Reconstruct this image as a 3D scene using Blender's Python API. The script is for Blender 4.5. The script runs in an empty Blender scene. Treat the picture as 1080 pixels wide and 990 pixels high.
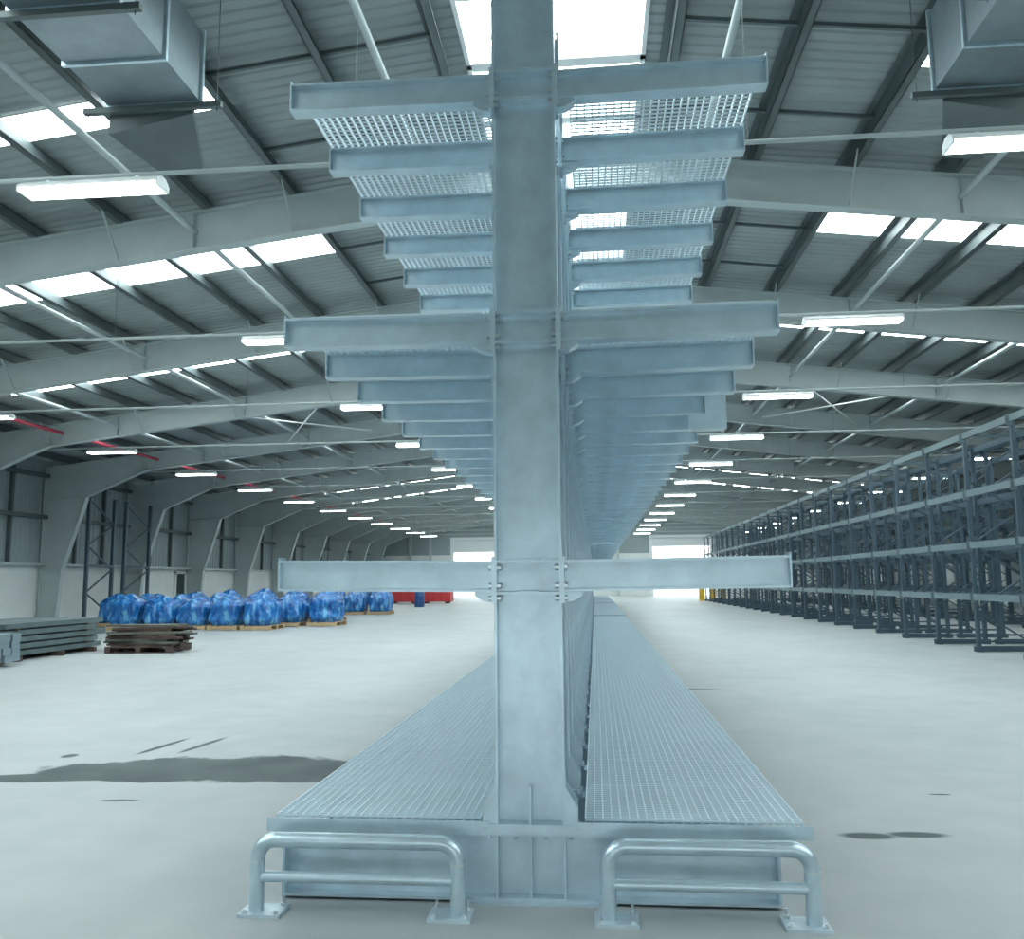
import bpy, math, random
from mathutils import Vector, Matrix, noise

random.seed(11)
scene = bpy.context.scene
COL = scene.collection

# ------------------------------------------------------------------ helpers
class MB:
    """collects shapes, then links them as ONE mesh object"""
    def __init__(s):
        s.v = []; s.f = []; s.m = []; s.sm = []
    def add(s, vs, fs, mi=0, smooth=False):
        b = len(s.v)
        s.v += [tuple(p) for p in vs]
        s.f += [tuple(i + b for i in f) for f in fs]
        s.m += [mi] * len(fs); s.sm += [smooth] * len(fs)
        return s
    def box(s, x0, x1, y0, y1, z0, z1, mi=0):
        v = [(x0,y0,z0),(x1,y0,z0),(x1,y1,z0),(x0,y1,z0),(x0,y0,z1),(x1,y0,z1),(x1,y1,z1),(x0,y1,z1)]
        return s.add(v, [(3,2,1,0),(4,5,6,7),(0,1,5,4),(1,2,6,5),(2,3,7,6),(3,0,4,7)], mi)
    def bar(s, a, b, w, h, up=(0,0,1), mi=0):
        """rectangular bar from a to b: w across, h along up"""
        a = Vector(a); b = Vector(b); d = (b - a).normalized()
        u = Vector(up); u = u - d * u.dot(d)
        if u.length < 1e-5: u = Vector((1,0,0)) - d * d.x
        u.normalize(); r = d.cross(u)
        vs = []
        for p in (a, b):
            for sx, sz in ((-1,-1),(1,-1),(1,1),(-1,1)):
                vs.append(p + r * (sx * w / 2) + u * (sz * h / 2))
        return s.add(vs, [(0,1,2,3),(7,6,5,4),(0,4,5,1),(1,5,6,2),(2,6,7,3),(3,7,4,0)], mi)
    def prism(s, poly, y0, y1, mi=0):
        """polygon in XZ extruded along Y"""
        n = len(poly)
        v = [(x, y0, z) for x, z in poly] + [(x, y1, z) for x, z in poly]
        f = [tuple(range(n)), tuple(range(2*n-1, n-1, -1))]
        f += [(i, n + i, n + (i+1) % n, (i+1) % n) for i in range(n)]
        return s.add(v, f, mi)
    def tube(s, pts, r, n=12, mi=0, caps=True, smooth=True):
        pts = [Vector(p) for p in pts]
        rings = []; prev = None
        for i, p in enumerate(pts):
            if i == 0: t = pts[1] - p
            elif i == len(pts)-1: t = p - pts[i-1]
            else: t = (pts[i+1]-p).normalized() + (p-pts[i-1]).normalized()
            t.normalize()
            if prev is None:
                u = Vector((0,0,1)) if abs(t.z) < .9 else Vector((0,1,0))
            else: u = prev
            u = (u - t * u.dot(t)).normalized(); prev = u
            w = t.cross(u)
            rings.append([p + (u*math.cos(2*math.pi*k/n) + w*math.sin(2*math.pi*k/n))*r for k in range(n)])
        v = [q for ring in rings for q in ring]; f = []
        for i in range(len(pts)-1):
            for k in range(n):
                f.append((i*n+k, i*n+(k+1)%n, (i+1)*n+(k+1)%n, (i+1)*n+k))
        s.add(v, f, mi, smooth)
        if caps:
            b = (len(pts)-1)*n
            s.add(rings[0], [tuple(range(n-1,-1,-1))], mi); s.add(rings[-1], [tuple(range(n))], mi)
        return s
    def ibeam_x(s, x0, x1, y, z0, z1, fw, ft=.012, wt=.008, mi=0):
        s.box(x0,x1,y-fw/2,y+fw/2,z0,z0+ft,mi); s.box(x0,x1,y-fw/2,y+fw/2,z1-ft,z1,mi)
        return s.box(x0,x1,y-wt/2,y+wt/2,z0+ft,z1-ft,mi)
    def ibeam_y(s, y0, y1, x, z0, z1, fw, ft=.012, wt=.008, mi=0):
        s.box(x-fw/2,x+fw/2,y0,y1,z0,z0+ft,mi); s.box(x-fw/2,x+fw/2,y0,y1,z1-ft,z1,mi)
        return s.box(x-wt/2,x+wt/2,y0,y1,z0+ft,z1-ft,mi)
    def hexbolt(s, c, axis, r=.012, l=.012, mi=0):
        c = Vector(c); a = Vector(axis).normalized()
        return s.tube([c, c + a*l], r, 6, mi, True, False)
    def mesh(s, name, mats):
        me = bpy.data.meshes.new(name)
        me.from_pydata(s.v, [], s.f)
        for m in (mats if isinstance(mats, (list, tuple)) else [mats]): me.materials.append(m)
        for p, mi, sm in zip(me.polygons, s.m, s.sm):
            p.material_index = mi; p.use_smooth = sm
        me.update()
        return me
    def build(s, name, mats, parent=None, loc=(0,0,0)):
        return link(name, s.mesh(name, mats), parent, loc)

def link(name, data, parent=None, loc=(0,0,0)):
    o = bpy.data.objects.new(name, data); COL.objects.link(o)
    o.location = loc
    if parent is not None: o.parent = parent
    return o

def empty(name, loc=(0,0,0), rz=0):
    o = bpy.data.objects.new(name, None); COL.objects.link(o)
    o.empty_display_size = .2
    o.location = loc; o.rotation_euler = (0,0,rz); return o

def tag(o, label, cat=None, group=None, kind=None):
    o['label'] = label
    if cat: o['category'] = cat
    if group: o['group'] = group
    if kind: o['kind'] = kind
    return o

KIDS = {}
def copy_tree(o, parent=None):
    c = o.copy(); COL.objects.link(c)
    if parent is not None: c.parent = parent
    for ch in list(o.children): copy_tree(ch, c)
    return c

ORD = ['first','second','third','fourth','fifth','sixth','seventh','eighth','ninth','tenth','eleventh','twelfth',
       'thirteenth','fourteenth','fifteenth','sixteenth','seventeenth','eighteenth','nineteenth','twentieth']
def nth(i):
    if i < 20: return ORD[i]
    n = i + 1
    if n % 10 == 0: return {3:'thirtieth',4:'fortieth',5:'fiftieth',6:'sixtieth'}[n//10]
    return {2:'twenty',3:'thirty',4:'forty',5:'fifty',6:'sixty'}[n//10] + '-' + ORD[n%10-1]

# ------------------------------------------------------------------ materials
def mat(name, col, rough=.5, metal=0., var=.0, vscale=4., spec=.5, bump=0., bscale=40., emit=0., stretch=None):
    m = bpy.data.materials.new(name); m.use_nodes = True
    nt = m.node_tree; b = nt.nodes['Principled BSDF']
    b.inputs['Base Color'].default_value = (*col, 1); b.inputs['Roughness'].default_value = rough
    b.inputs['Metallic'].default_value = metal; b.inputs['Specular IOR Level'].default_value = spec
    if var or bump:
        tc = nt.nodes.new('ShaderNodeTexCoord'); mp = nt.nodes.new('ShaderNodeMapping')
        nt.links.new(tc.outputs['Object'], mp.inputs[0])
        if stretch: mp.inputs['Scale'].default_value = stretch
    if var:
        n = nt.nodes.new('ShaderNodeTexNoise'); n.inputs['Scale'].default_value = vscale
        n.inputs['Detail'].default_value = 6; n.inputs['Roughness'].default_value = .6
        nt.links.new(mp.outputs[0], n.inputs['Vector'])
        r = nt.nodes.new('ShaderNodeValToRGB')
        r.color_ramp.elements[0].position = .3; r.color_ramp.elements[1].position = .7
        r.color_ramp.elements[0].color = (*[c*(1-var) for c in col], 1)
        r.color_ramp.elements[1].color = (*[min(1, c*(1+var)) for c in col], 1)
        nt.links.new(n.outputs['Fac'], r.inputs[0]); nt.links.new(r.outputs[0], b.inputs['Base Color'])
    if bump:
        n2 = nt.nodes.new('ShaderNodeTexNoise'); n2.inputs['Scale'].default_value = bscale
        nt.links.new(mp.outputs[0], n2.inputs['Vector'])
        bp = nt.nodes.new('ShaderNodeBump'); bp.inputs['Strength'].default_value = bump
        bp.inputs['Distance'].default_value = .02
        nt.links.new(n2.outputs['Fac'], bp.inputs['Height']); nt.links.new(bp.outputs[0], b.inputs['Normal'])
    if emit:
        b.inputs['Emission Color'].default_value = (*col, 1); b.inputs['Emission Strength'].default_value = emit
    return m

M = {}
M['galv'] = mat('galvanised_steel', (.53,.655,.725), .34, .66, .13, 5., bump=.05, bscale=12)
M['galv_dull'] = mat('dull_galvanised_steel', (.52,.63,.69), .45, .5, .14, 6.)
M['zinc'] = mat('bright_zinc', (.62,.68,.70), .28, .8)
M['grating'] = mat('galvanised_grating', (.74,.86,.93), .38, .25)
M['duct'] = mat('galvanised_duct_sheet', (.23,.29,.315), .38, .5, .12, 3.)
M['frame'] = mat('grey_painted_frame_steel', (.46,.525,.53), .55, 0., .06, 1.5)
M['purlin'] = mat('purlin_steel', (.115,.145,.15), .5, .3, .12, 2.)
M['roof'] = mat('roof_sheet', (.31,.355,.355), .6, 0., .12, .8)
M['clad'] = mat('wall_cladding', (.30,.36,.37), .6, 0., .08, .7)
M['clad_shaded'] = mat('shaded_wall_cladding', (.10,.15,.19), .6, 0., .08, .7)  # right wall: shade behind the racks put into the cladding colour
M['block'] = mat('white_painted_wall', (.72,.76,.75), .6, 0., .05, 1.2)
M['white'] = mat('white_enamel', (.78,.81,.81), .4)
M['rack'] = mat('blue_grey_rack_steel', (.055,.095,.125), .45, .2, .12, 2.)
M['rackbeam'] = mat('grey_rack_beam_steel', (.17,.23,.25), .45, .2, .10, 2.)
M['beam'] = mat('stacked_beam_steel', (.115,.16,.165), .5, .25, .25, 3.)
M['beam_light'] = mat('pale_stacked_beam_steel', (.24,.31,.35), .45, .3, .15, 3.)
M['red'] = mat('red_paint', (.50,.035,.04), .45, 0., .1, 2.)
M['redpipe'] = mat('red_pipe_paint', (.55,.06,.10), .4)
M['bluebarrel'] = mat('blue_plastic', (.02,.08,.24), .4)
M['yellow'] = mat('yellow_paint', (.75,.50,.05), .5)
M['wood'] = mat('pallet_wood', (.46,.34,.20), .8, 0., .2, 6., stretch=(1,8,8))
M['rust'] = mat('dark_rusty_plank', (.075,.052,.042), .85, 0., .4, 5.)
M['greyplank'] = mat('grey_weathered_plank', (.11,.115,.10), .85, 0., .3, 5.)
M['dark'] = mat('dark_door_panel', (.03,.05,.045), .5)
M['shutter'] = mat('roller_shutter', (.70,.74,.75), .5)
M['ground'] = mat('outside_concrete', (.7,.7,.68), .8)
M['rubber'] = mat('black_rubber', (.02,.02,.02), .7)
SKYC = (.90, 1.0, 1.0)
M['skylight'] = mat('daylit_rooflight', SKYC, .4, emit=11.5)
M['tubelight'] = mat('fluorescent_tube', (.93,1.,1.), .4, emit=15.)

def wrap_mat():
    m = bpy.data.materials.new('blue_stretch_wrap'); m.use_nodes = True
    nt = m.node_tree; b = nt.nodes['Principled BSDF']
    tc = nt.nodes.new('ShaderNodeTexCoord')
    n = nt.nodes.new('ShaderNodeTexNoise'); n.inputs['Scale'].default_value = 3.2; n.inputs['Detail'].default_value = 7
    n.inputs['Distortion'].default_value = .3
    mp = nt.nodes.new('ShaderNodeMapping'); mp.inputs['Scale'].default_value = (1.6,1.6,.7)
    nt.links.new(tc.outputs['Object'], mp.inputs[0]); nt.links.new(mp.outputs[0], n.inputs['Vector'])
    r = nt.nodes.new('ShaderNodeValToRGB')
    e = r.color_ramp.elements
    e[0].position = .34; e[0].color = (.006,.06,.22,1)
    e[1].position = .70; e[1].color = (.16,.46,.70,1)
    k = e.new(.52); k.color = (.015,.16,.48,1)
    nt.links.new(n.outputs['Fac'], r.inputs[0]); nt.links.new(r.outputs[0], b.inputs['Base Color'])
    b.inputs['Roughness'].default_value = .22; b.inputs['Specular IOR Level'].default_value = .6
    return m
M['wrap'] = wrap_mat()

def floor_mat():
    m = bpy.data.materials.new('polished_concrete_floor'); m.use_nodes = True
    nt = m.node_tree; N = nt.nodes; L = nt.links; b = N['Principled BSDF']
    tc = N.new('ShaderNodeTexCoord')
    def noi(scale, det=5, vec=None, stretch=None):
        n = N.new('ShaderNodeTexNoise'); n.inputs['Scale'].default_value = scale; n.inputs['Detail'].default_value = det
        src = tc.outputs['Object']
        if stretch:
            mp = N.new('ShaderNodeMapping'); mp.inputs['Scale'].default_value = stretch
            L.new(src, mp.inputs[0]); src = mp.outputs[0]
        L.new(src, n.inputs['Vector']); return n.outputs['Fac']
    def math_(op, a, c, clamp=False):
        n = N.new('ShaderNodeMath'); n.operation = op; n.use_clamp = clamp
        for i, q in enumerate((a, c)):
            if isinstance(q, (int, float)): n.inputs[i].default_value = q
            else: L.new(q, n.inputs[i])
        return n.outputs[0]
    base = N.new('ShaderNodeValToRGB')
    base.color_ramp.elements[0].position = .32; base.color_ramp.elements[0].color = (.285,.32,.33,1)
    base.color_ramp.elements[1].position = .68; base.color_ramp.elements[1].color = (.395,.425,.425,1)
    big = math_('ADD', math_('MULTIPLY', noi(.35, 4, stretch=(1,.5,1)), .6), math_('MULTIPLY', noi(2.2, 6), .4))
    L.new(big, base.inputs[0])
    sep = N.new('ShaderNodeSeparateXYZ'); L.new(tc.outputs['Object'], sep.inputs[0])
    wob = noi(1.7, 5); wob2 = noi(5., 4)
    mask = None
    # stain marks on the slab: centre x, y, radii, turn, softness
    for (cx, cy, rx, ry, rot, amp, soft) in (
        (-3.05, 7.10, 1.55, .52, .06, .30, .12), (-1.9, 6.95, 1.1, .30, .12, .25, .15), (-4.2, 6.72, .75, .17, .12, .2, .15),
        (1.55, 5.50, .19, .085, 0., .16, .35), (1.83, 5.54, .21, .075, .0, .16, .35),
        (2.33, 6.55, .085, .022, .0, .1, .3), (-3.99, 8.05, .045, .48, -.12, .15, .3), (-3.64, 8.15, .045, .48, -.12, .15, .3),
        (-4.6, 7.55, .08, .10, .0, .2, .3), (-3.3, 6.05, .16, .03, .1, .15, .3), (1.2, 12.5, .5, .05, 0., .2, .4), (-1.6, 13.6, .5, .06, 0., .2, .4)):
        dx = math_('SUBTRACT', sep.outputs['X'], cx); dy = math_('SUBTRACT', sep.outputs['Y'], cy)
        c, s_ = math.cos(rot), math.sin(rot)
        u = math_('ADD', math_('MULTIPLY', dx, c/rx), math_('MULTIPLY', dy, s_/rx))
        v = math_('ADD', math_('MULTIPLY', dx, -s_/ry), math_('MULTIPLY', dy, c/ry))
        d = math_('SQRT', math_('ADD', math_('MULTIPLY', u, u), math_('MULTIPLY', v, v)), 0)
        d = math_('ADD', d, math_('MULTIPLY', math_('SUBTRACT', math_('ADD', math_('MULTIPLY', wob, .7), math_('MULTIPLY', wob2, .3)), .5), amp*4))
        k = math_('DIVIDE', math_('SUBTRACT', 1.0, d), soft, True)
        mask = k if mask is None else math_('MAXIMUM', mask, k)
    mix = N.new('ShaderNodeMix'); mix.data_type = 'RGBA'
    L.new(mask, mix.inputs[0]); L.new(base.outputs[0], mix.inputs[6]); 
    dk = N.new('ShaderNodeValToRGB'); dk.color_ramp.elements[0].color = (.05,.07,.073,1); dk.color_ramp.elements[1].color = (.09,.115,.115,1)
    dk.color_ramp.elements[0].position = .35; dk.color_ramp.elements[1].position = .7
    L.new(wob, dk.inputs[0]); L.new(dk.outputs[0], mix.inputs[7])
    L.new(mix.outputs[2], b.inputs['Base Color'])
    rg = math_('ADD', .36, math_('MULTIPLY', noi(.8, 5), .2))
    L.new(math_('ADD', rg, math_('MULTIPLY', mask, .15)), b.inputs['Roughness'])
    L.new(math_('SUBTRACT', .5, math_('MULTIPLY', mask, .3)), b.inputs['Specular IOR Level'])
    return m
M['floor'] = floor_mat()

# ------------------------------------------------------------------ camera (f = 930 px at 1080 wide)
H = 1.48; F = 930.
dv = Vector(((628-540)/F, -(612-495)/F, 1.)).normalized()
up = Vector((math.sin(-.020), math.cos(-.020), 0.)); zv = (up - dv*up.dot(dv)).normalized(); xv = zv.cross(dv)
Mw = Matrix((xv, dv, zv))                       # rows: world axes in (right, up, forward)
cd = bpy.data.cameras.new('camera'); cam = bpy.data.objects.new('camera', cd); COL.objects.link(cam)
cd.sensor_fit = 'HORIZONTAL'; cd.sensor_width = 36.; cd.lens = 36.*F/1080.; cd.clip_end = 400; cd.clip_start = .05
Rw = Mw.col[0]; Uw = Mw.col[1]; Fw = Mw.col[2]
mw = Matrix((( Rw[0], Uw[0], -Fw[0], 0.), (Rw[1], Uw[1], -Fw[1], 0.), (Rw[2], Uw[2], -Fw[2], H), (0,0,0,1)))
cam.matrix_world = mw
scene.camera = cam

# ------------------------------------------------------------------ hall dimensions
AX = -.4; HALF = 20.35                # axis of the hall, half width
Y_BACK, Y_END = -7., 85.5
ZS0, SL = 8.60, .12                   # roof sheet apex and slope
FY = [13.5 + 6*k for k in range(12)]  # portal frames
def sheet(d): return ZS0 - SL*d
WIN = [0]
def win_name():
    WIN[0] += 1; return 'window_%d' % WIN[0]

# floor, outside ground
MB().box(-24, 24, Y_BACK, Y_END+.3, -.2, 0).build('floor', M['floor'])
tag(bpy.data.objects['floor'], 'pale smooth concrete hall floor with dark stains', 'floor', kind='structure')
g = MB().box(-60, 60, Y_END+.3, 140, -.25, -.05).build('ground', M['ground'])
tag(g, 'bright concrete yard outside the far doors', 'ground', kind='structure')

# roof sheet, corrugated across, with the strips left open for rooflights
STRIPS = [10.8] + [16.1 + 5.85*i if i < 2 else 21.55 + 6*(i-1) for i in range(12)]
STRIPS = [-4.6, -1.2, 1.9, 4.8] + STRIPS  # unseen strips over and behind the viewer, added and widened for light
SW = [.8, .8, 1.2, 1.2, .62, .95, 1.6] + [.75]*12
STRIPS = [(c-w/2, c+w/2) for c, w in zip(STRIPS, SW) if c < 84]
def corr(y):                          # trapezoid profile height
    t = (y / .2) % 1.0
    return .022 if t < .35 else (0. if .5 < t < .85 else (.022*(1-(t-.35)/.15) if t <= .5 else .022*(t-.85)/.15))
def corr_ys(y0, y1):
    ys = {round(y0,4), round(y1,4)}
    k0 = math.floor(y0/.2)-1
    for k in range(k0, int(y1/.2)+2):
        for t in (0., .35, .5, .85):
            y = (k+t)*.2
            if y0 < y < y1: ys.add(round(y,4))
    return sorted(ys)
rb = MB()
def roof_patch(d0, d1, y0, y1):
    ys = corr_ys(y0, y1)
    for sg in (-1, 1):
        v = []; f = []
        for y in ys:
            h = corr(y+1e-5)
            v += [(AX+sg*d0, y, sheet(d0)+h), (AX+sg*d1, y, sheet(d1)+h)]
        for i in range(len(ys)-1):
            q = (2*i, 2*i+1, 2*i+3, 2*i+2)
            f.append(q if sg < 0 else q[::-1])
        rb.add(v, f)
D0S, D1S = 4.55, 15.6
roof_patch(1.2, D0S, Y_BACK, Y_END); roof_patch(D1S, HALF+.1, Y_BACK, Y_END)
prev = Y_BACK
for a, b in STRIPS:
    roof_patch(D0S, D1S, prev, a); prev = b
roof_patch(D0S, D1S, prev, Y_END)
roof_patch(0., 1.2, Y_BACK, 6.55); roof_patch(0., 1.2, 82.0, Y_END)
ceiling = rb.build('ceiling', M['roof'])
tag(ceiling, 'grey corrugated pitched roof sheeting over the whole hall', 'ceiling', kind='structure')
PD = [1.5 + 1.48*k for k in range(13)]
for sg, side in ((-1,'left'),(1,'right')):
    for k, d in enumerate(PD):
        x = AX + sg*d; zt = sheet(d) - .03; zb = zt - .24
        m = MB(); m.box(x-.006, x+.006, Y_BACK, Y_END, zb, zt)
        m.box(x-.006, x+.11, Y_BACK, Y_END, zb, zb+.008); m.box(x-.11, x+.006, Y_BACK, Y_END, zt-.008, zt)
        m.box(x+.10, x+.11, Y_BACK, Y_END, zb, zb+.03)
        m.build('purlin', M['purlin'], ceiling)
    for y in [10.15 + 6*k for k in range(12)]:
        m = MB()
        for k in range(2):
            for dy in (0., 2.0):
                m.bar((AX+sg*(PD[k]+.02), y+dy, sheet(PD[k])-.13), (AX+sg*(PD[k+1]-.02), y+dy, sheet(PD[k+1])-.13), .05, .05)
        m.build('sag_bar', M['purlin'], ceiling)
# side rooflights, one pane per strip and slope; unseen near ones added for light
for i, (a, b) in enumerate(STRIPS):
    for sg, side in ((-1,'left'),(1,'right')):
        m = MB()
        v = [(AX+sg*d, y, sheet(d)+dz) for dz in (0, .02) for d in (D0S, D1S) for y in (a, b)]
        m.add(v, [(0,1,3,2),(4,6,7,5),(0,4,5,1),(2,3,7,6),(0,2,6,4),(1,5,7,3)])
        o = m.build(win_name(), M['skylight'])
        tag(o, 'bright rooflight strip down the %s roof slope, %s from the near end' % (side, nth(i)), 'rooflight', kind='structure')
# ridge rooflights: a glazed unit every 1.5 m
y = 9.65 - 1.5*2; i = 0
while y < 82:
    m = MB(); z0 = sheet(1.2)-.06; z1 = 8.66
    y0, y1 = y+.1, y+1.4
    for sg in (-1, 1):
        x = AX+sg*1.2; m.box(min(x, x-sg*.06), max(x, x-sg*.06), y-.1, y1+.1+.0, z0, z1)
    m.box(AX-1.14, AX+1.14, y-.1, y0, z0+.02, z1)
    fr = m.build(win_name(), M['white'])
    tag(fr, 'bright glazed ridge rooflight, %s from the near end' % nth(i), 'rooflight', kind='structure')
    m = MB()
    for yy in (y0+.32, y0+.98):
        m.box(AX-1.14, AX+1.14, yy-.012, yy+.012, z1-.10, z1-.06)
    m.build('glazing_bar', M['white'], fr)
    MB().box(AX-1.2, AX+1.2, y-.1, y1+.1, z1, z1+.02).build('pane', M['skylight'], fr)
    y += 1.5; i += 1

# walls
def side_wall(sg, name, label):
    x = AX + sg*HALF
    m = MB(); ys = []
    k = Y_BACK
    prof = []
    while k < Y_END:
        prof += [(k, 0.), (k+.16, 0.), (k+.20, .03), (k+.26, .03)]; k += .3
    prof.append((Y_END, 0.))
    v = []; f = []
    for yy, h in prof:
        yy = min(yy, Y_END)
        v += [(x-sg*h*.8, yy, 2.2), (x-sg*h*.8, yy, 6.16)]
    for j in range(len(prof)-1):
        f.append((2*j, 2*j+1, 2*j+3, 2*j+2) if sg < 0 else (2*j+2, 2*j+3, 2*j+1, 2*j))
    m.add(v, f)
    m.box(min(x, x+sg*.3), max(x, x+sg*.3), Y_BACK, Y_END, 0., 2.2, 1)
    m.box(min(x+sg*.03, x+sg*.2), max(x+sg*.03, x+sg*.2), Y_BACK, Y_END, 2.2, 6.16, 0)
    w = m.build(name, [M['clad'] if sg < 0 else M['clad_shaded'], M['block']]); tag(w, label, 'wall', kind='structure')
    for zz, hh in ((2.2,.10),(3.95,.14),(5.5,.14)):
        a, b = sorted((x-sg*.03, x-sg*.22))
        MB().box(a, b, Y_BACK, Y_END, zz, zz+hh).build('girt', M['frame'] if zz < 3 else M['purlin'], w)
    for fy in [7.5] + FY:
        for q in (2.0, 4.0):
            a, b = sorted((x-sg*.02, x-sg*.16))
            MB().box(a, b, fy+q-.05, fy+q+.05, 2.3, 6.0).build('wall_post', M['purlin'], w)
    return w
side_wall(-1, 'wall_left', 'left long wall, white below and grey ribbed cladding above')
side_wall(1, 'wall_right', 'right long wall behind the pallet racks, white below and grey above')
# end wall with two open doorways
m = MB(); xl, xr = AX-HALF, AX+HALF
DO = [(-13.7, -8.5), (5.5, 10.9)]
def endband(x0, x1, z0, z1, mi): m.box(x0, x1, Y_END, Y_END+.25, z0, z1, mi)
edges = [xl, DO[0][0], DO[0][1], DO[1][0], DO[1][1], xr]
for j in (0, 2, 4):
    endband(edges[j], edges[j+1], 0, 4.05, 1); endband(edges[j], edges[j+1], 4.05, 5.5, 0)
m.prism([(xl,5.5),(xr,5.5),(xr,6.1),(AX,8.5),(xl,6.1)], Y_END, Y_END+.25, 0)
we = m.build('wall_end', [M['clad'], M['block']]); tag(we, 'far end wall with two tall open doorways', 'wall', kind='structure')
for xx in (-18., -16., -5., -1.5, 2.2, 14., 17.):
    MB().box(xx-.12, xx+.12, Y_END-.25, Y_END, 0, 8.55-SL*abs(xx-AX)-.25).build('wall_post', M['frame'], we)
m = MB(); BD = (-5.2, 4.6, 1.35)  # low opening out of view, added to light the rack front
m.box(xl, BD[0], Y_BACK-.2, Y_BACK, 0, BD[2]); m.box(BD[1], xr, Y_BACK-.2, Y_BACK, 0, BD[2]); m.box(xl, xr, Y_BACK-.2, Y_BACK, BD[2], 8.7)
m.build('wall_back', M['clad'])
tag(bpy.data.objects['wall_back'], 'plain grey wall behind the viewer, with a low opening added to let in light', 'wall', kind='structure')
g = MB().box(-40, 40, -40, Y_BACK-.2, -.25, -.02).build('ground', M['ground'])
tag(g, 'concrete yard outside the light opening added behind the viewer', 'ground', kind='structure')
# doors
def roller(n, x0, x1, zb, label):
    m = MB(); z = zb; k = 0
    while z < 5.5:
        z2 = min(z+.3, 5.5); m.box(x0, x1, Y_END+.05+(.015 if k % 2 else 0), Y_END+.12, z, z2); z = z2; k += 1
    o = m.build('door_%d' % n, M['shutter']); tag(o, label, 'door', kind='structure')
    for xx in (x0-.32, x1): MB().box(xx, xx+.32, Y_END-.12, Y_END-.001, 0, 5.6).build('door_frame', M['white'], o)
    MB().box(x0-.32, x1+.32, Y_END-.13, Y_END-.001, 5.5, 5.75).build('door_frame', M['white'], o)
    return o
roller(1, *DO[0], 4.3, 'white roller door raised in the far wall, left of the cantilever rack')
roller(2, *DO[1], 4.65, 'white roller door raised in the far wall, right of the cantilever rack')
m = MB(); m.box(xl+.005, xl+.05, 42.3, 43.2, 0, 1.98)
o = m.build('door_3', M['dark']); tag(o, 'dark personnel door in the white lower left wall', 'door', kind='structure')
m = MB(); m.box(xl+.002, xl+.09, 42.15, 42.3, 0, 2.1); m.box(xl+.002, xl+.09, 43.2, 43.35, 0, 2.1); m.box(xl+.002, xl+.09, 42.15, 43.35, 1.98, 2.1)
m.build('door_frame', M['white'], o)
m = MB(); m.tube([(xl+.05,42.42,1.),(xl+.11,42.42,1.),(xl+.11,42.56,1.)], .012, 8); m.build('door_handle', M['zinc'], o)

# ------------------------------------------------------------------ portal frames
def zt(d): return 8.32 - SL*d
def zbm(d): return 7.68 - SL*d
def make_frame():
    root = empty('portal_frame', (AX, FY[0], 0))
    T = .018; W = .24
    for sg in (-1, 1):
        def P(pts): return [(sg*d, z) for d, z in pts]
        inner = [(19.62,0.),(19.45,2.03),(18.62,4.74)]
        c = MB(); poly = P(inner + [(20.28, 4.74), (20.28, 0.)])
        c.prism(poly if sg < 0 else poly[::-1], -T/2, T/2)
        for a, b in zip(inner[:-1], inner[1:]):
            c.bar((sg*a[0],0,a[1]), (sg*b[0],0,b[1]), W, .03, up=(-sg,0,.3))
        c.bar((sg*20.28,0,0), (sg*20.28,0,4.74), W, .03, up=(sg,0,0))
        c.bar((sg*20.27,0,4.73), (sg*18.63,0,4.73), W, .02)
        c.bar((sg*20.27,0,2.03), (sg*19.46,0,2.03), W*.9, .02)
        c.box(min(sg*19.5,sg*20.34), max(sg*19.5,sg*20.34), -.18, .18, 0, .03)
        c.build('column', M['frame'], root)
        r = MB()
        low = [(18.62,4.76),(16.35,zbm(16.35)),(0.,zbm(0))]; hi = [(0.,zt(0)),(20.28,zt(20.28)),(20.28,4.76)]
        poly = P(low + hi); r.prism(poly if sg < 0 else poly[::-1], -T/2, T/2)
        for a, b in zip(low[:-1], low[1:]): r.bar((sg*a[0],0,a[1]), (sg*b[0],0,b[1]), W, .022)
        r.bar((0,0,zt(0)), (sg*20.28,0,zt(20.28)), W, .022)
        r.bar((sg*20.28,0,4.76), (sg*20.28,0,zt(20.28)), W, .03, up=(sg,0,0))
        for d in (2.1, 6.1, 10.1, 14.1, 16.35):
            r.box(sg*d-.008, sg*d+.008, -W*.46, W*.46, zbm(d)+.015, zt(d)-.015)
        r.build('rafter', M['frame'], root)
        for k in (2, 4, 6, 8, 10):
            d = PD[k]
            for sy in (-1, 1):
                MB().bar((sg*(d-.05), sy*.10, zbm(d)+.03), (sg*(d-.05), sy*.66, sheet(d)-.25), .05, .014, up=(sg,0,0)).build('fly_brace', M['frame'], root)
    return root
fr0 = make_frame()
for k, fy in enumerate(FY):
    o = fr0 if k == 0 else copy_tree(fr0)
    o.location = (AX, fy, 0)
    tag(o, 'grey tapered steel portal frame spanning the hall, %s from the viewer' % nth(k), 'steel frame', 'portal frames of the hall')
# longitudinal ties
for sg, side in ((-1,'left'),(1,'right')):
    for j, d in enumerate((2.1, 6.1, 10.1, 14.1)):
        z = (zt(d)+zbm(d))/2
        root = empty('roof_tie', (AX+sg*d, 1.5, z))
        tag(root, 'pale tube tie along the %s roof slope, %s out from the ridge' % (side, nth(j)), 'tie', 'longitudinal roof ties')
        for q in range(14):
            y0 = 1.5+6*q; MB().tube([(0,y0-1.5+.02,0),(0,y0-1.5+5.98,0)], .048, 10).build('tube', M['frame'], root)
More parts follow.
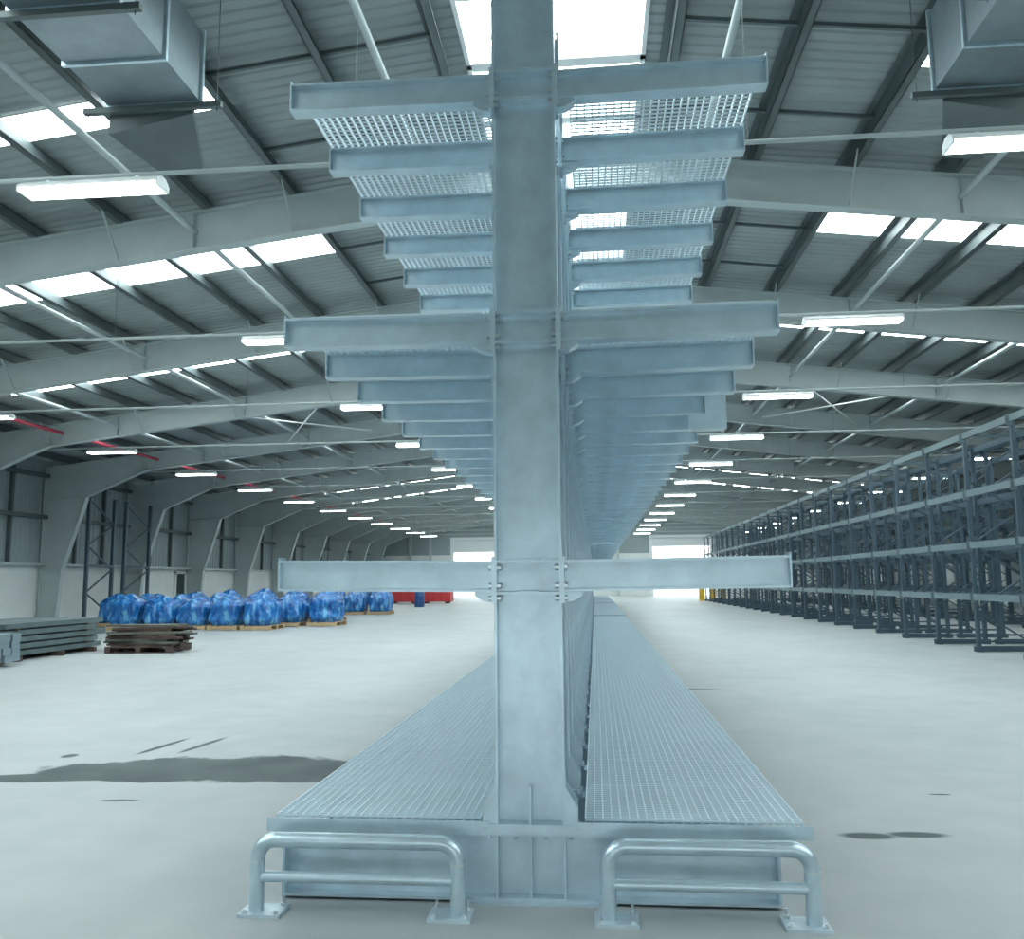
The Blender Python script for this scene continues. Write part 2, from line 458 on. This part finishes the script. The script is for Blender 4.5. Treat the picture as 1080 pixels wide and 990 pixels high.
# crossed roof bracing rods
def cross(xc, yc, label):
    d = abs(xc-AX); z = zbm(d)-.06
    root = empty('roof_brace', (xc, yc, z)); tag(root, label, 'brace')
    for s in (-1, 1):
        MB().tube([(-1.6, -2.9*s, SL*(-1.6)*(1 if xc < AX else -1)+.3), (1.6, 2.9*s, SL*1.6*(1 if xc < AX else -1)+.3+.03*s)], .025, 8).build('rod', M['white'], root)
cross(-9.7, 28.5, 'thin crossed bracing rods under the left roof slope')
cross(7.6, 28.5, 'thin crossed bracing rods under the right roof slope')

# ------------------------------------------------------------------ lights on cross conduits
LY = [8.5 + 6*i for i in range(13)]
LX = [(-15.25, 'along the left wall'), (-5.25, 'over the left aisle'), (4.28, 'over the right aisle'), (14.2, 'over the pallet racks')]
for i, y in enumerate(LY):
    root = empty('lighting_conduit', (AX, y, 5.80))
    tag(root, 'thin grey conduit across the whole hall carrying lights, %s from the viewer' % nth(i), 'conduit', 'lighting conduits')
    MB().tube([(-HALF,0,0),(HALF,0,0)], .026, 8).build('pipe', M['frame'], root)
    for xx in (-17, -11.5, -8, -2, 2, 7.5, 11.5, 17):
        MB().tube([(xx,0,.0),(xx,0,sheet(abs(xx))-.0-5.80)], .004, 5).build('hanger_rod', M['purlin'], root)
def make_light():
    root = empty('ceiling_light', (0,0,0))
    m = MB(); L = .78
    m.prism([(-L,.0),(L,.0),(L,.03),(-L,.03)], -.13, .13)
    m.add([(-L,-.13,.03),(L,-.13,.03),(L,.13,.03),(-L,.13,.03),(-L,-.05,.09),(L,-.05,.09),(L,.05,.09),(-L,.05,.09)],
          [(0,1,5,4),(1,2,6,5),(2,3,7,6),(3,0,4,7),(4,5,6,7)])
    m.build('housing', M['white'], root)
    for s in (-1, 1):
        MB().box(-L+.02, L-.02, s*.068-.055, s*.068+.055, -.035, 0.).build('diffuser', M['tubelight'], root)
        MB().box(s*L-(.02 if s > 0 else 0), s*L+(.02 if s < 0 else 0), -.13, .13, -.04, 0.).build('end_cap', M['white'], root)
    m = MB()
    for s in (-.5, .5): m.box(s-.02, s+.02, -.03, .03, .09, .112)
    m.build('clip', M['galv'], root)
    return root
lt = make_light(); first = True
for j, (x, where) in enumerate(LX):
    for i, y in enumerate(LY):
        o = lt if first else copy_tree(lt); first = False
        o.location = (x, y, 5.663)
        tag(o, 'lit strip light in the row %s, %s from the viewer' % (where, nth(i)), 'ceiling light', 'strip lights in four rows')

# red sprinkler pipe, in lengths between the frame webs
root = empty('sprinkler_pipe', (-16.3, 13.5, 6.13)); tag(root, 'red pipe running along the left side up among the roof frames', 'pipe')
for q in range(-1, 9):
    MB().tube([(0,q*6+.03,0),(0,q*6+5.97,0)], .055, 12).build('pipe_length', M['redpipe'], root)
    MB().tube([(0,q*6+2.94,0),(0,q*6+3.06,0)], .075, 12).build('coupling', M['redpipe'], root)
    MB().tube([(0,q*6+1.5,.05),(0,q*6+1.5, sheet(15.9)-6.13)], .008, 6).build('hanger_rod', M['purlin'], root)

# ------------------------------------------------------------------ ducts
def duct(x0, x1, yend, ztop, side):
    s = -1 if side == 'left' else 1
    root = empty('ventilation_duct', ((x0+x1)/2, yend, 6.5)); w = (x1-x0)/2; h = ztop-6.5
    tag(root, 'large square galvanised air duct hanging under the roof at the upper %s' % side, 'air duct')
    cuts = [0., -.78, -1.6, -3.1, -4.6, -6.1]
    for a, b in zip(cuts[:-1], cuts[1:]):
        m = MB(); m.box(-w, w, b+.012, a-.012, 0, h)
        for zz in ((h*.5),): pass
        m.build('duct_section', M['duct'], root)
        f = MB()
        f.box(-w-.03, w+.03, b-.02, b+.02, -.03, 0); f.box(-w-.03, w+.03, b-.02, b+.02, h, h+.03)
        f.box(-w-.03, -w, b-.02, b+.02, 0, h); f.box(w, w+.03, b-.02, b+.02, 0, h)
        f.build('flange', M['galv'], root)
    f = MB(); f.box(-w-.03, w+.03, -.02, .02, -.03, 0); f.box(-w-.03, w+.03, -.02, .02, h, h+.03)
    f.box(-w-.03, -w, -.02, .02, 0, h); f.box(w, w+.03, -.02, .02, 0, h); f.build('flange', M['galv'], root)
    # hood hanging off the end
    fx = w-.08
    m = MB()
    if s < 0: v = [(-w,.02,-.30),(fx,.02,-.12),(fx,.02,.02),(-w,.02,.02),(-w,1.3,-.17),(-w+.45,1.3,-.12),(-w+.45,1.3,0),(-w,1.3,0)]
    else:     v = [(-fx,.02,-.12),(w,.02,-.30),(w,.02,.02),(-fx,.02,.02),(w-.45,1.3,-.12),(w,1.3,-.17),(w,1.3,0),(w-.45,1.3,0)]
    m.add(v, [(0,1,2,3),(7,6,5,4),(0,4,5,1),(1,5,6,2),(2,6,7,3),(3,7,4,0)])
    m.build('discharge_hood', M['purlin'], root)
    for yy, ww in ((-.03, w+.25), (-1.62, w+.22), (-4.62, w+.22)):
        MB().box(-ww, ww, yy-.03, yy+.03, -.10, -.04).build('hanger_bar', M['purlin'], root)
        for sx in (-1, 1):
            xx = sx*(ww-.05); d = abs((x0+x1)/2 + xx - AX)
            MB().tube([(xx,yy,-.14),(xx,yy,sheet(d)-6.5)], .005, 6).build('hanger_rod', M['purlin'], root)
    return root
duct(-5.03, -4.03, 8.35, 7.27, 'left')
duct(3.61, 4.61, 8.96, 7.36, 'right')

# ------------------------------------------------------------------ cantilever rack
CX = -.325; HW = .163; SP = .705; YF = 4.345
ZL = [1.58, 2.825, 4.12]           # arm top levels
ZB = .335
AL = 1.08; AH = .152
def arm_mesh(sg, z):
    m = MB(); x0 = sg*(HW+.014); x1 = sg*(HW+AL); fw = .09; rise = .012
    a, b = x0, x1
    def seg(y0, y1, zlo, zhi):
        v = []
        for x, rz in ((a, 0.), (b, rise)):
            for y, zz in ((y0,zlo),(y1,zlo),(y1,zhi),(y0,zhi)): v.append((x, y, zz+rz))
        m.add(v, [(0,1,2,3),(7,6,5,4),(0,4,5,1),(1,5,6,2),(2,6,7,3),(3,7,4,0)])
    seg(-fw/2, fw/2, z-.012, z); seg(-fw/2, fw/2, z-AH, z-AH+.012); seg(-.004, .004, z-AH+.012, z-.012)
    # end stop and tip plate
    m.box(min(b, b+sg*.008), max(b, b+sg*.008), -fw/2, fw/2, z-AH+rise, z+rise+.014)
    return m
def plate_mesh(sg, z):
    m = MB(); x0, x1 = sorted((sg*HW, sg*(HW+.014)))
    m.box(x0, x1, -.075, .075, z-AH-.055, z+.02)
    # little haunch below the arm
    poly = [(sg*(HW+.014), z-AH), (sg*(HW+.10), z-AH), (sg*(HW+.10), z-AH-.018), (sg*(HW+.055), z-AH-.045), (sg*(HW+.014), z-AH-.05)]
    m.prism(poly, -.035, .035)
    return m
def bolts_mesh(sg, z):
    m = MB()
    for zz in (z-.035, z-AH+.03, z-AH-.03):
        for y in (-.055, .055):
            m.hexbolt((sg*(HW+.014), y, zz), (sg,0,0), .013, .014); m.hexbolt((sg*(HW-.012), y, zz), (-sg,0,0), .013, .02)
    return m
def column_mesh():
    m = MB(); top = 4.78; ft = .012; fw = .15
    for sg in (-1, 1):
        a, b = sorted((sg*HW, sg*(HW-ft))); m.box(a, b, -fw/2, fw/2, ZB+.02, top)
    m.box(-HW+ft, HW-ft, -.005, .005, ZB+.02, top)
    return m
def stiff_mesh(z):
    m = MB()
    if True:
        for zz in (z-.004, z-AH-.006):
            for s in (-1, 1): m.box(-HW+.012, HW-.012, min(s*.005,s*.07), max(s*.005,s*.07), zz-.006, zz+.006)
            m.box(-.055, .055, -.074, -.005, zz+.006, zz+.010)
    return m
def basebeam_mesh():
    m = MB(); xa, xb = -1.18, 1.13
    m.ibeam_x(xa, xb, 0, 0.012, ZB-.022, .14, .014, .01)
    m.box(-.30, .315, -.09, .09, 0, .012)
    m.box(xa-.005, xa+.008, -.07, .07, .012, ZB-.022); m.box(xb-.008, xb+.005, -.07, .07, .012, ZB-.022)
    for x in (-.158, 0., .158):
        for s in (-1, 1): m.box(x-.005, x+.005, min(s*.005,s*.068), max(s*.005,s*.068), .026, ZB-.036)
    return m
def edge_mesh():                    # angle edging that carries the bottom deck
    m = MB(); m.box(-1.262, -.19, -.077, -.07, ZB-.03, ZB+.032); m.box(.19, 1.285, -.077, -.07, ZB-.03, ZB+.032)
    return m
def foot_mesh():
    m = MB(); m.box(-.222, .232, -.085, .085, ZB-.022, ZB+.002)
    m.box(-.20, .21, -.085, .085, ZB+.002, ZB+.02)
    for s in (-1, 1):               # gussets beside the flanges, rib on the web
        poly = [(s*HW, ZB+.02), (s*(HW+.06), ZB+.02), (s*(HW+.06), ZB+.10), (s*HW, ZB+.19)]
        for y in (-.07, .06): m.prism(poly, y, y+.01)
    m.box(-.005, .005, -.07, -.005, ZB+.02, ZB+.19)
    for x in (-.19, -.07, .07, .19):
        m.hexbolt((x, -.045, ZB-.036), (0,0,-1), .012, .016)
        m.hexbolt((x, .045, ZB-.036), (0,0,-1), .012, .016)
    return m
# grating panel: origin at its near inner corner, reaching +x and +y
GW = 1.0; GL = SP-.012
def grating_mesh(w=GW, l=GL):
    m = MB(); nx = 24; ny = 17
    for k in range(nx+1):
        x = w*k/nx; m.box(x-.003, x+.003, 0, l, -.028, 0)
    for k in range(ny+1):
        y = l*k/ny; m.box(0, w, y-.003, y+.003, -.010, -.001)
    return m
G_ME = grating_mesh().mesh('grating', M['grating'])
COL_ME = column_mesh().mesh('column', M['galv']); ST_ME = [stiff_mesh(z).mesh('stiffener', M['galv']) for z in ZL]
BASE_ME = basebeam_mesh().mesh('base_beam', M['galv']); EDGE_ME = edge_mesh().mesh('deck_edge', M['galv']); FOOT_ME = foot_mesh().mesh('foot_plate', M['galv'])
ARM_ME = {}; PL_ME = {}; BO_ME = {}
for li, z in enumerate(ZL):
    for sg in (-1, 1):
        ARM_ME[li,sg] = arm_mesh(sg, z).mesh('arm', M['galv']); PL_ME[li,sg] = plate_mesh(sg, z).mesh('end_plate', M['galv'])
        BO_ME[li,sg] = bolts_mesh(sg, z).mesh('bolt', M['zinc'])
def deck_spots():
    for li, z in enumerate([ZB+.018+.012] + [q+.014+.016 for q in ZL]):
        if li == 1: continue
        for sg in (-1, 1):
            if li == 0: x = (.20 if sg > 0 else -1.245)
            else: x = (HW+.07 if sg > 0 else -(HW+.07)-GW)
            if li == 0 and sg > 0: x = .255
            yield li, sg, x, z
def append_mesh(mb, me, off):
    vs = [(v.co.x+off[0], v.co.y+off[1], v.co.z+off[2]) for v in me.vertices]
    mb.add(vs, [tuple(p.vertices) for p in me.polygons])
def cantilever(y0, n, label, first_parts):
    root = empty('cantilever_rack', (CX, y0, 0)); tag(root, label, 'storage rack', 'cantilever racks in one line')
    restA, restP, restG = MB(), MB(), MB(); narm = 0; ng = 0
    for k in range(n):
        y = k*SP
        c = link('column', COL_ME, root, (0,y,0))
        if k < 12:
            for me in ST_ME: link('stiffener', me, c)
        b = link('base_beam', BASE_ME, root, (0,y,0))
        link('foot_plate', FOOT_ME, root, (0,y,0))
        if k == 0: link('deck_edge', EDGE_ME, root, (0,y,0))
        for li in range(3):
            for sg in (-1, 1):
                if k < 16:
                    a = link('arm', ARM_ME[li,sg], root, (0,y,0))
                    link('end_plate', PL_ME[li,sg], a)
                    if k < first_parts: link('bolt', BO_ME[li,sg], a)
                    if first_parts and k == 3 and li == 1 and sg == 1:
                        x1 = HW+AL
                        m = MB(); z = ZL[1]
                        m.box(x1-.10, x1+.05, -.065, -.055, z-.26, z-.02); m.box(x1-.22, x1-.10, -.065, -.055, z-.26, z-.16)
                        m.box(x1+.042, x1+.05, -.055, .07, z-.26, z-.02); m.box(x1-.22, x1+.05, -.055, .07, z-.26, z-.25)
                        m.build('end_bracket', M['galv'], a)
                else:
                    append_mesh(restA, ARM_ME[li,sg], (0,y,0)); append_mesh(restA, PL_ME[li,sg], (0,y,0))
        if k < n-1:
            for li, sg, x, z in deck_spots():
                if k < 12: link('grating', G_ME, root, (x, y+.006, z))
                else: append_mesh(restG, G_ME, (x, y+.006, z))
    if restA.v: tag(restA.build('arm', M['galv'], root), 'the far arms of the rack', kind='stuff')
    if restG.v: tag(restG.build('grating', M['grating'], root), 'the far deck gratings of the rack', kind='stuff')
    return root
cantilever(YF, 35, 'nearest long double-sided galvanised cantilever rack with mesh decks, standing mid-floor', 6)
cantilever(29.5, 22, 'galvanised cantilever rack continuing behind the nearest one, second in the line', 0)
cantilever(45.4, 25, 'galvanised cantilever rack at the far end of the line, third in the line', 0)

# crash guards in front of the rack
def guard(x0, x1, side, label):
    root = empty('crash_guard', ((x0+x1)/2, 4.09, 0)); tag(root, label, 'crash guard', 'tube guards at the rack end')
    w = (x1-x0)/2; r = .034; zc = .318; R = .085
    pts = [(-w,0,.014)]
    for k in range(9):
        a = math.pi*k/16; pts.append((-w+R-R*math.cos(a), 0, zc-R+R*math.sin(a)))
    for k in range(9):
        a = math.pi*k/16; pts.append((w-R+R*math.sin(a), 0, zc-R+R*math.cos(a)))
    pts.append((w,0,.014))
    MB().tube(pts, r, 20).build('hoop', M['galv'], root)
    for s in (-1, 1):
        m = MB(); m.tube([(s*w,0,zc-R-.01),(s*w,0,zc-R-.002)], r+.002, 20); m.build('weld_ring', M['zinc'], root)
    MB().tube([(-w+.02,0,.158),(w-.02,0,.158)], .025, 16).build('mid_rail', M['galv'], root)
    for s in (-1, 1):
        inner = -s
        a, b = sorted((s*(w+.062), s*(w-.13)))
        m = MB(); m.box(a, b, -.07, .085, 0, .014)
        p = m.build('base_plate', M['galv_dull'], root)
        for bx in (a+.025, b-.025):
            for by in (-.048, .063):
                q = MB(); q.tube([(bx,by,.014),(bx,by,.055 if by > 0 else .032)], .007, 8); q.hexbolt((bx,by,.014), (0,0,1), .014, .012)
                q.build('anchor_bolt', M['zinc'], p)
    return root
guard(-1.562, -.638, 'left', 'tubular steel crash guard in front of the left half of the rack base')
guard(.03, .905, 'right', 'tubular steel crash guard in front of the right half of the rack base')

# ------------------------------------------------------------------ pallet racks on the right
RY0 = 14.62; RP = 2.1; RN = 24
RZ = [1.08, 2.12, 3.17, 4.36]
def make_palletrack(x, label):
    root = empty('pallet_rack', (x, RY0, 0)); tag(root, label, 'pallet rack', 'pallet racks along the right wall')
    D = 1.0
    def post(xx):
        m = MB(); m.box(xx-.04, xx+.04, -.04, -.034, 0, 4.42); m.box(xx-.04, xx-.034, -.034, .04, 0, 4.42); m.box(xx+.034, xx+.04, -.034, .04, 0, 4.42)
        m.box(xx-.04, xx-.015, .034, .04, 0, 4.42); m.box(xx+.015, xx+.04, .034, .04, 0, 4.42)
        m.box(xx-.07, xx+.07, -.07, .07, 0, .01)
        return m
    p0 = post(0.).mesh('post', M['rack']); p1 = post(D).mesh('post', M['rack'])
    lm = MB(); z = .2; k = 0
    while z < 3.7:
        a, b = ((.04,z),(D-.04,z+.6)) if k % 2 else ((D-.04,z),(.04,z+.6))
        lm.bar((a[0],0,a[1]), (b[0],0,b[1]), .03, .04, up=(0,1,0)); z += .66; k += 1
    for zz in (.18, 4.35): lm.box(.04, D-.04, -.015, .015, zz, zz+.04)
    lace = lm.mesh('lacing', M['rack'])
    base = MB().box(-.09, D+.09, -.055, .055, .010, .11).mesh('base_rail', M['rack'])
    bm = MB(); y1 = RP-.045
    bm.box(-.035, .015, .045, y1, -.06, .05); bm.box(-.035, -.005, .045, y1, .05, .07)
    bm.box(-.055, .02, .042, .050, -.12, .09); bm.box(-.055, .02, y1-.006, y1+.003, -.12, .09)
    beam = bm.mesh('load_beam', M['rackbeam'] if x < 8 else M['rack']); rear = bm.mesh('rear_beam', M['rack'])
    for k in range(RN):
        f = empty('upright_frame', (0, k*RP, 0)); f.parent = root
        link('post', p0, f); link('post', p1, f); link('lacing', lace, f); link('base_rail', base, f)
        if k < RN-1:
            for z in RZ:
                link('load_beam', beam, root, (-.03, k*RP, z))
                r = link('rear_beam', rear, root, (D+.05, k*RP, z))
    return root
make_palletrack(7.65, 'long empty blue-grey pallet rack facing the right aisle')
make_palletrack(8.95, 'long empty blue-grey pallet rack back to back with the one on the aisle')
make_palletrack(12.4, 'long empty blue-grey pallet rack across the hidden aisle, third from the open floor')
make_palletrack(13.85, 'long empty blue-grey pallet rack nearest the right wall')
# yellow guards at the far end of the aisle rack
for j, x in enumerate((7.5, 8.25, 9.0)):
    root = empty('post_protector', (x, 64.2, 0)); tag(root, 'yellow protector at the far end of the pallet racks, %s from the aisle' % nth(j), 'post protector', 'yellow rack end protectors')
    MB().box(-.26, .26, -.18, .18, 0, .02).build('base_plate', M['yellow'], root)
    m = MB(); m.box(-.2, .2, -.12, -.10, .02, 1.1); m.box(-.2, -.18, -.10, .12, .02, 1.1); m.box(.18, .2, -.10, .12, .02, 1.1)
    m.build('shield', M['yellow'], root)

# ------------------------------------------------------------------ lattice posts by the left wall
for j, (ya, yb) in enumerate(((32.3, 34.1), (35.0, 37.0))):
    root = empty('lattice_post', (-19.4, ya, 0)); tag(root, 'dark blue-grey lattice upright frame near the left wall, %s from the viewer' % nth(j), 'lattice frame', 'lattice frames at the left wall')
    L = yb-ya
    for y in (0, L): MB().box(-.06, .06, y-.06, y+.06, 0, 4.9).build('post', M['rack'], root)
    m = MB(); z = .3; k = 0
    while z < 4.4:
        a, b = ((.06,z),(L-.06,z+.85)) if k % 2 else ((L-.06,z),(.06,z+.85))
        m.bar((0,a[0],a[1]), (0,b[0],b[1]), .05, .05, up=(1,0,0)); z += .9; k += 1
    m.build('lacing', M['rack'], root)
    MB().box(-.05, .05, .06, L-.06, 2.15, 2.25).build('cross_rail', M['rack'], root)

# ------------------------------------------------------------------ blue wrapped loads on pallets
def make_pallet():
    root = empty('timber_pallet', (0,0,0))
    for x in (-.45, -.225, 0, .225, .45): MB().box(x-.06, x+.06, -.6, .6, .118, .14).build('deck_board', M['wood'], root)
    for y in (-.55, 0, .55): MB().box(-.51, .51, y-.05, y+.05, .022, .118).build('stringer', M['wood'], root)
    for x in (-.45, 0, .45): MB().box(x-.05, x+.05, -.6, .6, 0, .022).build('bottom_board', M['wood'], root)
    return root
def load_mesh(seed, h):
    n = 22; V = []; Fc = []; rnd = random.Random(seed); idx = {}
    off = Vector((seed*7.3, seed*3.1, seed*1.7))
    lump = [(rnd.uniform(-.3,.3), rnd.uniform(-.35,.35), rnd.uniform(.02,.10), rnd.uniform(.22,.40)) for _ in range(4)]
    def pt(u, v, w):                       # point of the unit cube surface -> wrapped lump
        p = Vector((u, v, w)); q = p.copy()
        l = (abs(u)**5 + abs(v)**5 + abs(w)**5) ** .2
        q = p / l
        flat = w <= -.999
        x, y, z = q.x*.50, q.y*.59, (q.z*.5+.5)*h
        z = max(0., z)
        nrm = Vector((q.x, q.y, q.z)).normalized()
        s = Vector((x, y, z))
        f1 = Vector((s.x*6, s.y*6, s.z*1.8)); f2 = Vector((s.x*13, s.y*13, s.z*5)); dsp = .09*noise.noise(s*2.0+off) - .075*abs(noise.noise(f1+off)) - .05*abs(noise.noise(f2+off*1.3)) + .02*noise.noise(s*18+off)
        if not flat: s += nrm*dsp
        if w > .2:
            for lx, ly, lh, lr in lump: s.z += lh*math.exp(-((x-lx)**2+(y-ly)**2)/lr**2)*min(1, (w-.2)/.6)
        s.z = max(0., s.z) if not flat else 0.
        s.x = max(-.53, min(.53, s.x)); s.y = max(-.62, min(.62, s.y))
        return s
    def vid(u, v, w):
        key = (round(u,4), round(v,4), round(w,4))
        if key not in idx: idx[key] = len(V); V.append(pt(u, v, w))
        return idx[key]
    g = [-1+2*k/n for k in range(n+1)]
    for ax in range(3):
        for s in (-1, 1):
            for i in range(n):
                for j in range(n):
                    q = []
                    for a, b in ((g[i],g[j]),(g[i+1],g[j]),(g[i+1],g[j+1]),(g[i],g[j+1])):
                        c = [0,0,0]; c[ax] = s; c[(ax+1)%3] = a; c[(ax+2)%3] = b
                        q.append(vid(*c))
                    Fc.append(tuple(q) if s > 0 else tuple(q[::-1]))
    m = MB(); m.add(V, Fc, 0, True)
    return m.mesh('wrapped_load', M['wrap'])
LOADS = [load_mesh(s, .74 + .07*(s % 3)) for s in range(6)]
pal0 = make_pallet(); used = False
ROWS = [('in the front row', 28.3, [-15.4,-14.25,-13.1,-11.95,-10.8], 0),
        ('at the right front corner', 30.4, [-9.35], 0),
        ('in the second row', 30.4, [-17.0,-15.85,-14.6,-13.2,-11.9,-10.6], .0),
        ('in the third row', 32.2, [-16.4,-15.1,-13.8,-12.5,-11.2,-9.95], .06),
        ('in the back row', 34.0, [-15.8,-14.4,-13.0,-11.7,-10.3], .12),
        ('at the front of the far group', 40.8, [-12.4,-11.2,-10.0], .0),
        ('at the back of the far group', 42.8, [-12.8,-11.6,-10.5], .06)]
rn = random.Random(5); li = 0
for where, y, xs, dz in ROWS:
    for j, x in enumerate(xs):
        yy = y + rn.uniform(-.12,.12); rz = rn.uniform(-.06,.06)
        p = copy_tree(pal0) if used else pal0; used = True
        p.location = (x, yy, 0); p.rotation_euler = (0,0,rz)
        pos = 'alone' if len(xs) == 1 else nth(j) + ' from the left'
        tag(p, 'wooden pallet under blue load %s, %s' % (where, pos), 'pallet', 'pallets under the blue loads')
        o = link('wrapped_load', LOADS[(li*5+j) % 6], None, (x, yy, .141)); o.rotation_euler = (0,0,rz+ (math.pi if rn.random() < .5 else 0))
        o.scale = (1, 1, 1+dz+rn.uniform(-.07,.10)); li += 1
        tag(o, 'crumpled blue wrapped load %s, %s' % (where, pos), 'wrapped load', 'blue wrapped loads')

# pale carton on a front pallet edge
# ------------------------------------------------------------------ stacked steel beams, left
def beam_mesh(l, w, h, mt):
    m = MB(); t = .012
    m.box(-w/2, w/2, 0, l, 0, t); m.box(-w/2, w/2, 0, l, h-t, h); m.box(-w/2, -w/2+t, 0, l, t, h-t); m.box(w/2-t, w/2, 0, l, t, h-t)
    m.box(-w/2-.012, w/2+.012, -.02, 0, -.0, h+.0); 
    return m.mesh('steel_beam', mt)
bA = beam_mesh(3.4, .2, .10, M['beam']); bB = beam_mesh(2.6, .2, .125, M['beam_light'])
TIER = ['bottom', 'second', 'third', 'fourth', 'fifth', 'top']
def bearer(x, y, l, rz, label):
    m = MB().box(-l/2, l/2, -.05, .05, 0, .1); o = m.build('timber_bearer', M['rust'], None, (x, y, 0)); o.rotation_euler = (0,0,rz)
    tag(o, label, 'timber bearer', 'bearers under the steel beams')
NL = 6; rb2 = random.Random(9)
for k, y in enumerate((16.6, 18.0, 19.2)): bearer(-12.42, y, 2.4, 0, 'dark timber bearer under the long beam stack, %s from the viewer' % nth(k))
for t in range(5):
    for j in range(8):
        o = link('steel_beam', bA, None, (-11.45 - j*.245 + rb2.uniform(-.02,.02), 16.25 + rb2.uniform(-.18,.25), .1 + t*.133))
        tag(o, 'grey steel beam in the long stack, %s tier, %s from the aisle' % (('bottom','second','third','fourth','top')[t], nth(j)), 'steel beam', 'beams of the long stack')
        if t in (1, 2, 3, 4):
            pass
# thin packers are built into the stack as their own bars
for t in range(1, 5):
    for k, y in enumerate((16.6, 19.0)):
        o = MB().box(-13.35, -11.30, y-.03, y+.03, 0, .033).build('packing_strip', M['rust'], None, (0,0,+.1+t*.133-.033))
        tag(o, 'thin packing strip in the long beam stack under the %s tier, %s end' % (('second','third','fourth','top')[t-1], 'near' if k == 0 else 'far'), 'packing strip', 'packing strips in the beam stack')
for k, x in enumerate((-11.2, -12.6)):
    m = MB().box(-.05, .05, -.42, .42, 0, .08); o = m.build('timber_bearer', M['rust'], None, (x, 15.62, 0))
    tag(o, 'dark timber bearer under the short pale beam stack, %s end' % ('right' if k == 0 else 'left'), 'timber bearer', 'bearers under the steel beams')
for t in range(4):
    for j in range(3):
        o = link('steel_beam', bB, None, (-10.78 - rb2.uniform(0,.08), 15.34 + j*.24, .08 + t*.127)); o.rotation_euler = (0,0,math.pi/2)
        tag(o, 'pale steel beam in the short left stack, %s tier, %s from the viewer' % (('bottom','second','third','top')[t], nth(j)), 'steel beam', 'beams of the short stack')

# pile of dark planks on a pallet
pp = copy_tree(pal0); pp.location = (-9.95, 19.2, 0); pp.rotation_euler = (0,0,math.pi/2+.1); pp.scale = (1.25, 1.2, 1)
for ch in pp.children: ch.data = ch.data.copy(); ch.data.materials.clear(); ch.data.materials.append(M['rust'])
tag(pp, 'dark pallet under the pile of old planks, in front of the blue loads', 'pallet')
rp = random.Random(21); z = .143
for t in range(9):
    a = .1 + rp.uniform(-.3,.3); nb = 4 if t < 6 else 3 - (t-6)//2
    for j in range(nb):
        hh = .045; L = rp.uniform(1.05, 1.8); sh = rp.uniform(-.12,.12)
        m = MB().box(-L/2, L/2, -.10, .10, 0, hh)
        if rp.random() < .4: m.box(-L/2+.08, -L/2+.14, -.10, .10, hh, hh+.004)
        oy = (j-(nb-1)/2)*.24
        o = m.build('plank', M['rust'] if rp.random() < .6 else M['greyplank'], None, (-9.95+sh*math.cos(a)-oy*math.sin(a), 19.2+sh*math.sin(a)+oy*math.cos(a), z))
        o.rotation_euler = (0,0,a)
        tag(o, 'old plank in the dark pile, layer %s up, %s from the viewer' % (['one','two','three','four','five','six','seven','eight','nine'][t], nth(j)), 'plank', 'planks in the pile')
    z += .05

# ------------------------------------------------------------------ red skips and barrel at the far end
def skip(x0, x1, y, label):
    root = empty('red_skip', ((x0+x1)/2, y, 0)); tag(root, label, 'skip', 'red skips far down the hall'); w = (x1-x0)/2
    m = MB(); h = 1.35; t = .05
    m.box(-w, w, -.7, .7, .12, .17); m.box(-w, w, -.7, -.65, .17, h); m.box(-w, w, .65, .7, .17, h); m.box(-w, -w+t, -.65, .65, .17, h); m.box(w-t, w, -.65, .65, .17, h)
    m.build('body', M['red'], root)
    m = MB(); m.box(-w-.04, w+.04, -.76, -.7, h-.1, h); m.box(-w-.04, w+.04, .7, .76, h-.1, h); m.build('rim', M['red'], root)
    for k in range(5):
        x = -w+.1+k*(2*w-.2)/4; MB().box(x-.04, x+.04, -.76, -.7, .17, h-.1).build('rib', M['red'], root)
    for x in (-w+.3, w-.3): MB().box(x-.08, x+.08, -.7, .7, 0, .12).build('skid', M['rubber'], root)
skip(-14.3, -12.2, 61., 'red open steel skip at the far end, left of the blue barrel')
skip(-12.0, -9.9, 61., 'red open steel skip at the far end, right of the blue barrel')
root = empty('plastic_barrel', (-10.45, 52.3, 0)); tag(root, 'dark blue plastic barrel standing in front of the red skips', 'barrel')
prof = [(.0,.26),(.05,.29),(.3,.30),(.32,.31),(.34,.30),(.62,.30),(.64,.31),(.66,.30),(.88,.29),(.93,.26)]
v = []; f = []; n = 20
for z, r in prof: v += [(r*math.cos(2*math.pi*k/n), r*math.sin(2*math.pi*k/n), z) for k in range(n)]
for i in range(len(prof)-1):
    for k in range(n): f.append((i*n+k, i*n+(k+1)%n, (i+1)*n+(k+1)%n, (i+1)*n+k))
f.append(tuple(range(n-1,-1,-1))); f.append(tuple(range((len(prof)-1)*n, len(prof)*n)))
MB().add(v, f, 0, True).build('body', M['bluebarrel'], root)
MB().tube([(0,0,.93),(0,0,.96)], .24, 20).build('lid', M['rubber'], root)

# ------------------------------------------------------------------ daylight and exposure
w = bpy.data.worlds.new('world'); scene.world = w; w.use_nodes = True
bg = w.node_tree.nodes['Background']; bg.inputs[0].default_value = (.88,.97,1.,1); bg.inputs[1].default_value = 4.
scene.view_settings.view_transform = 'Standard'; scene.view_settings.look = 'None'
scene.view_settings.gamma = 1.; scene.view_settings.use_curve_mapping = False
scene.view_settings.exposure = 0.
try:
    scene.cycles.max_bounces = 8; scene.cycles.diffuse_bounces = 4; scene.cycles.use_denoising = True
except Exception: pass
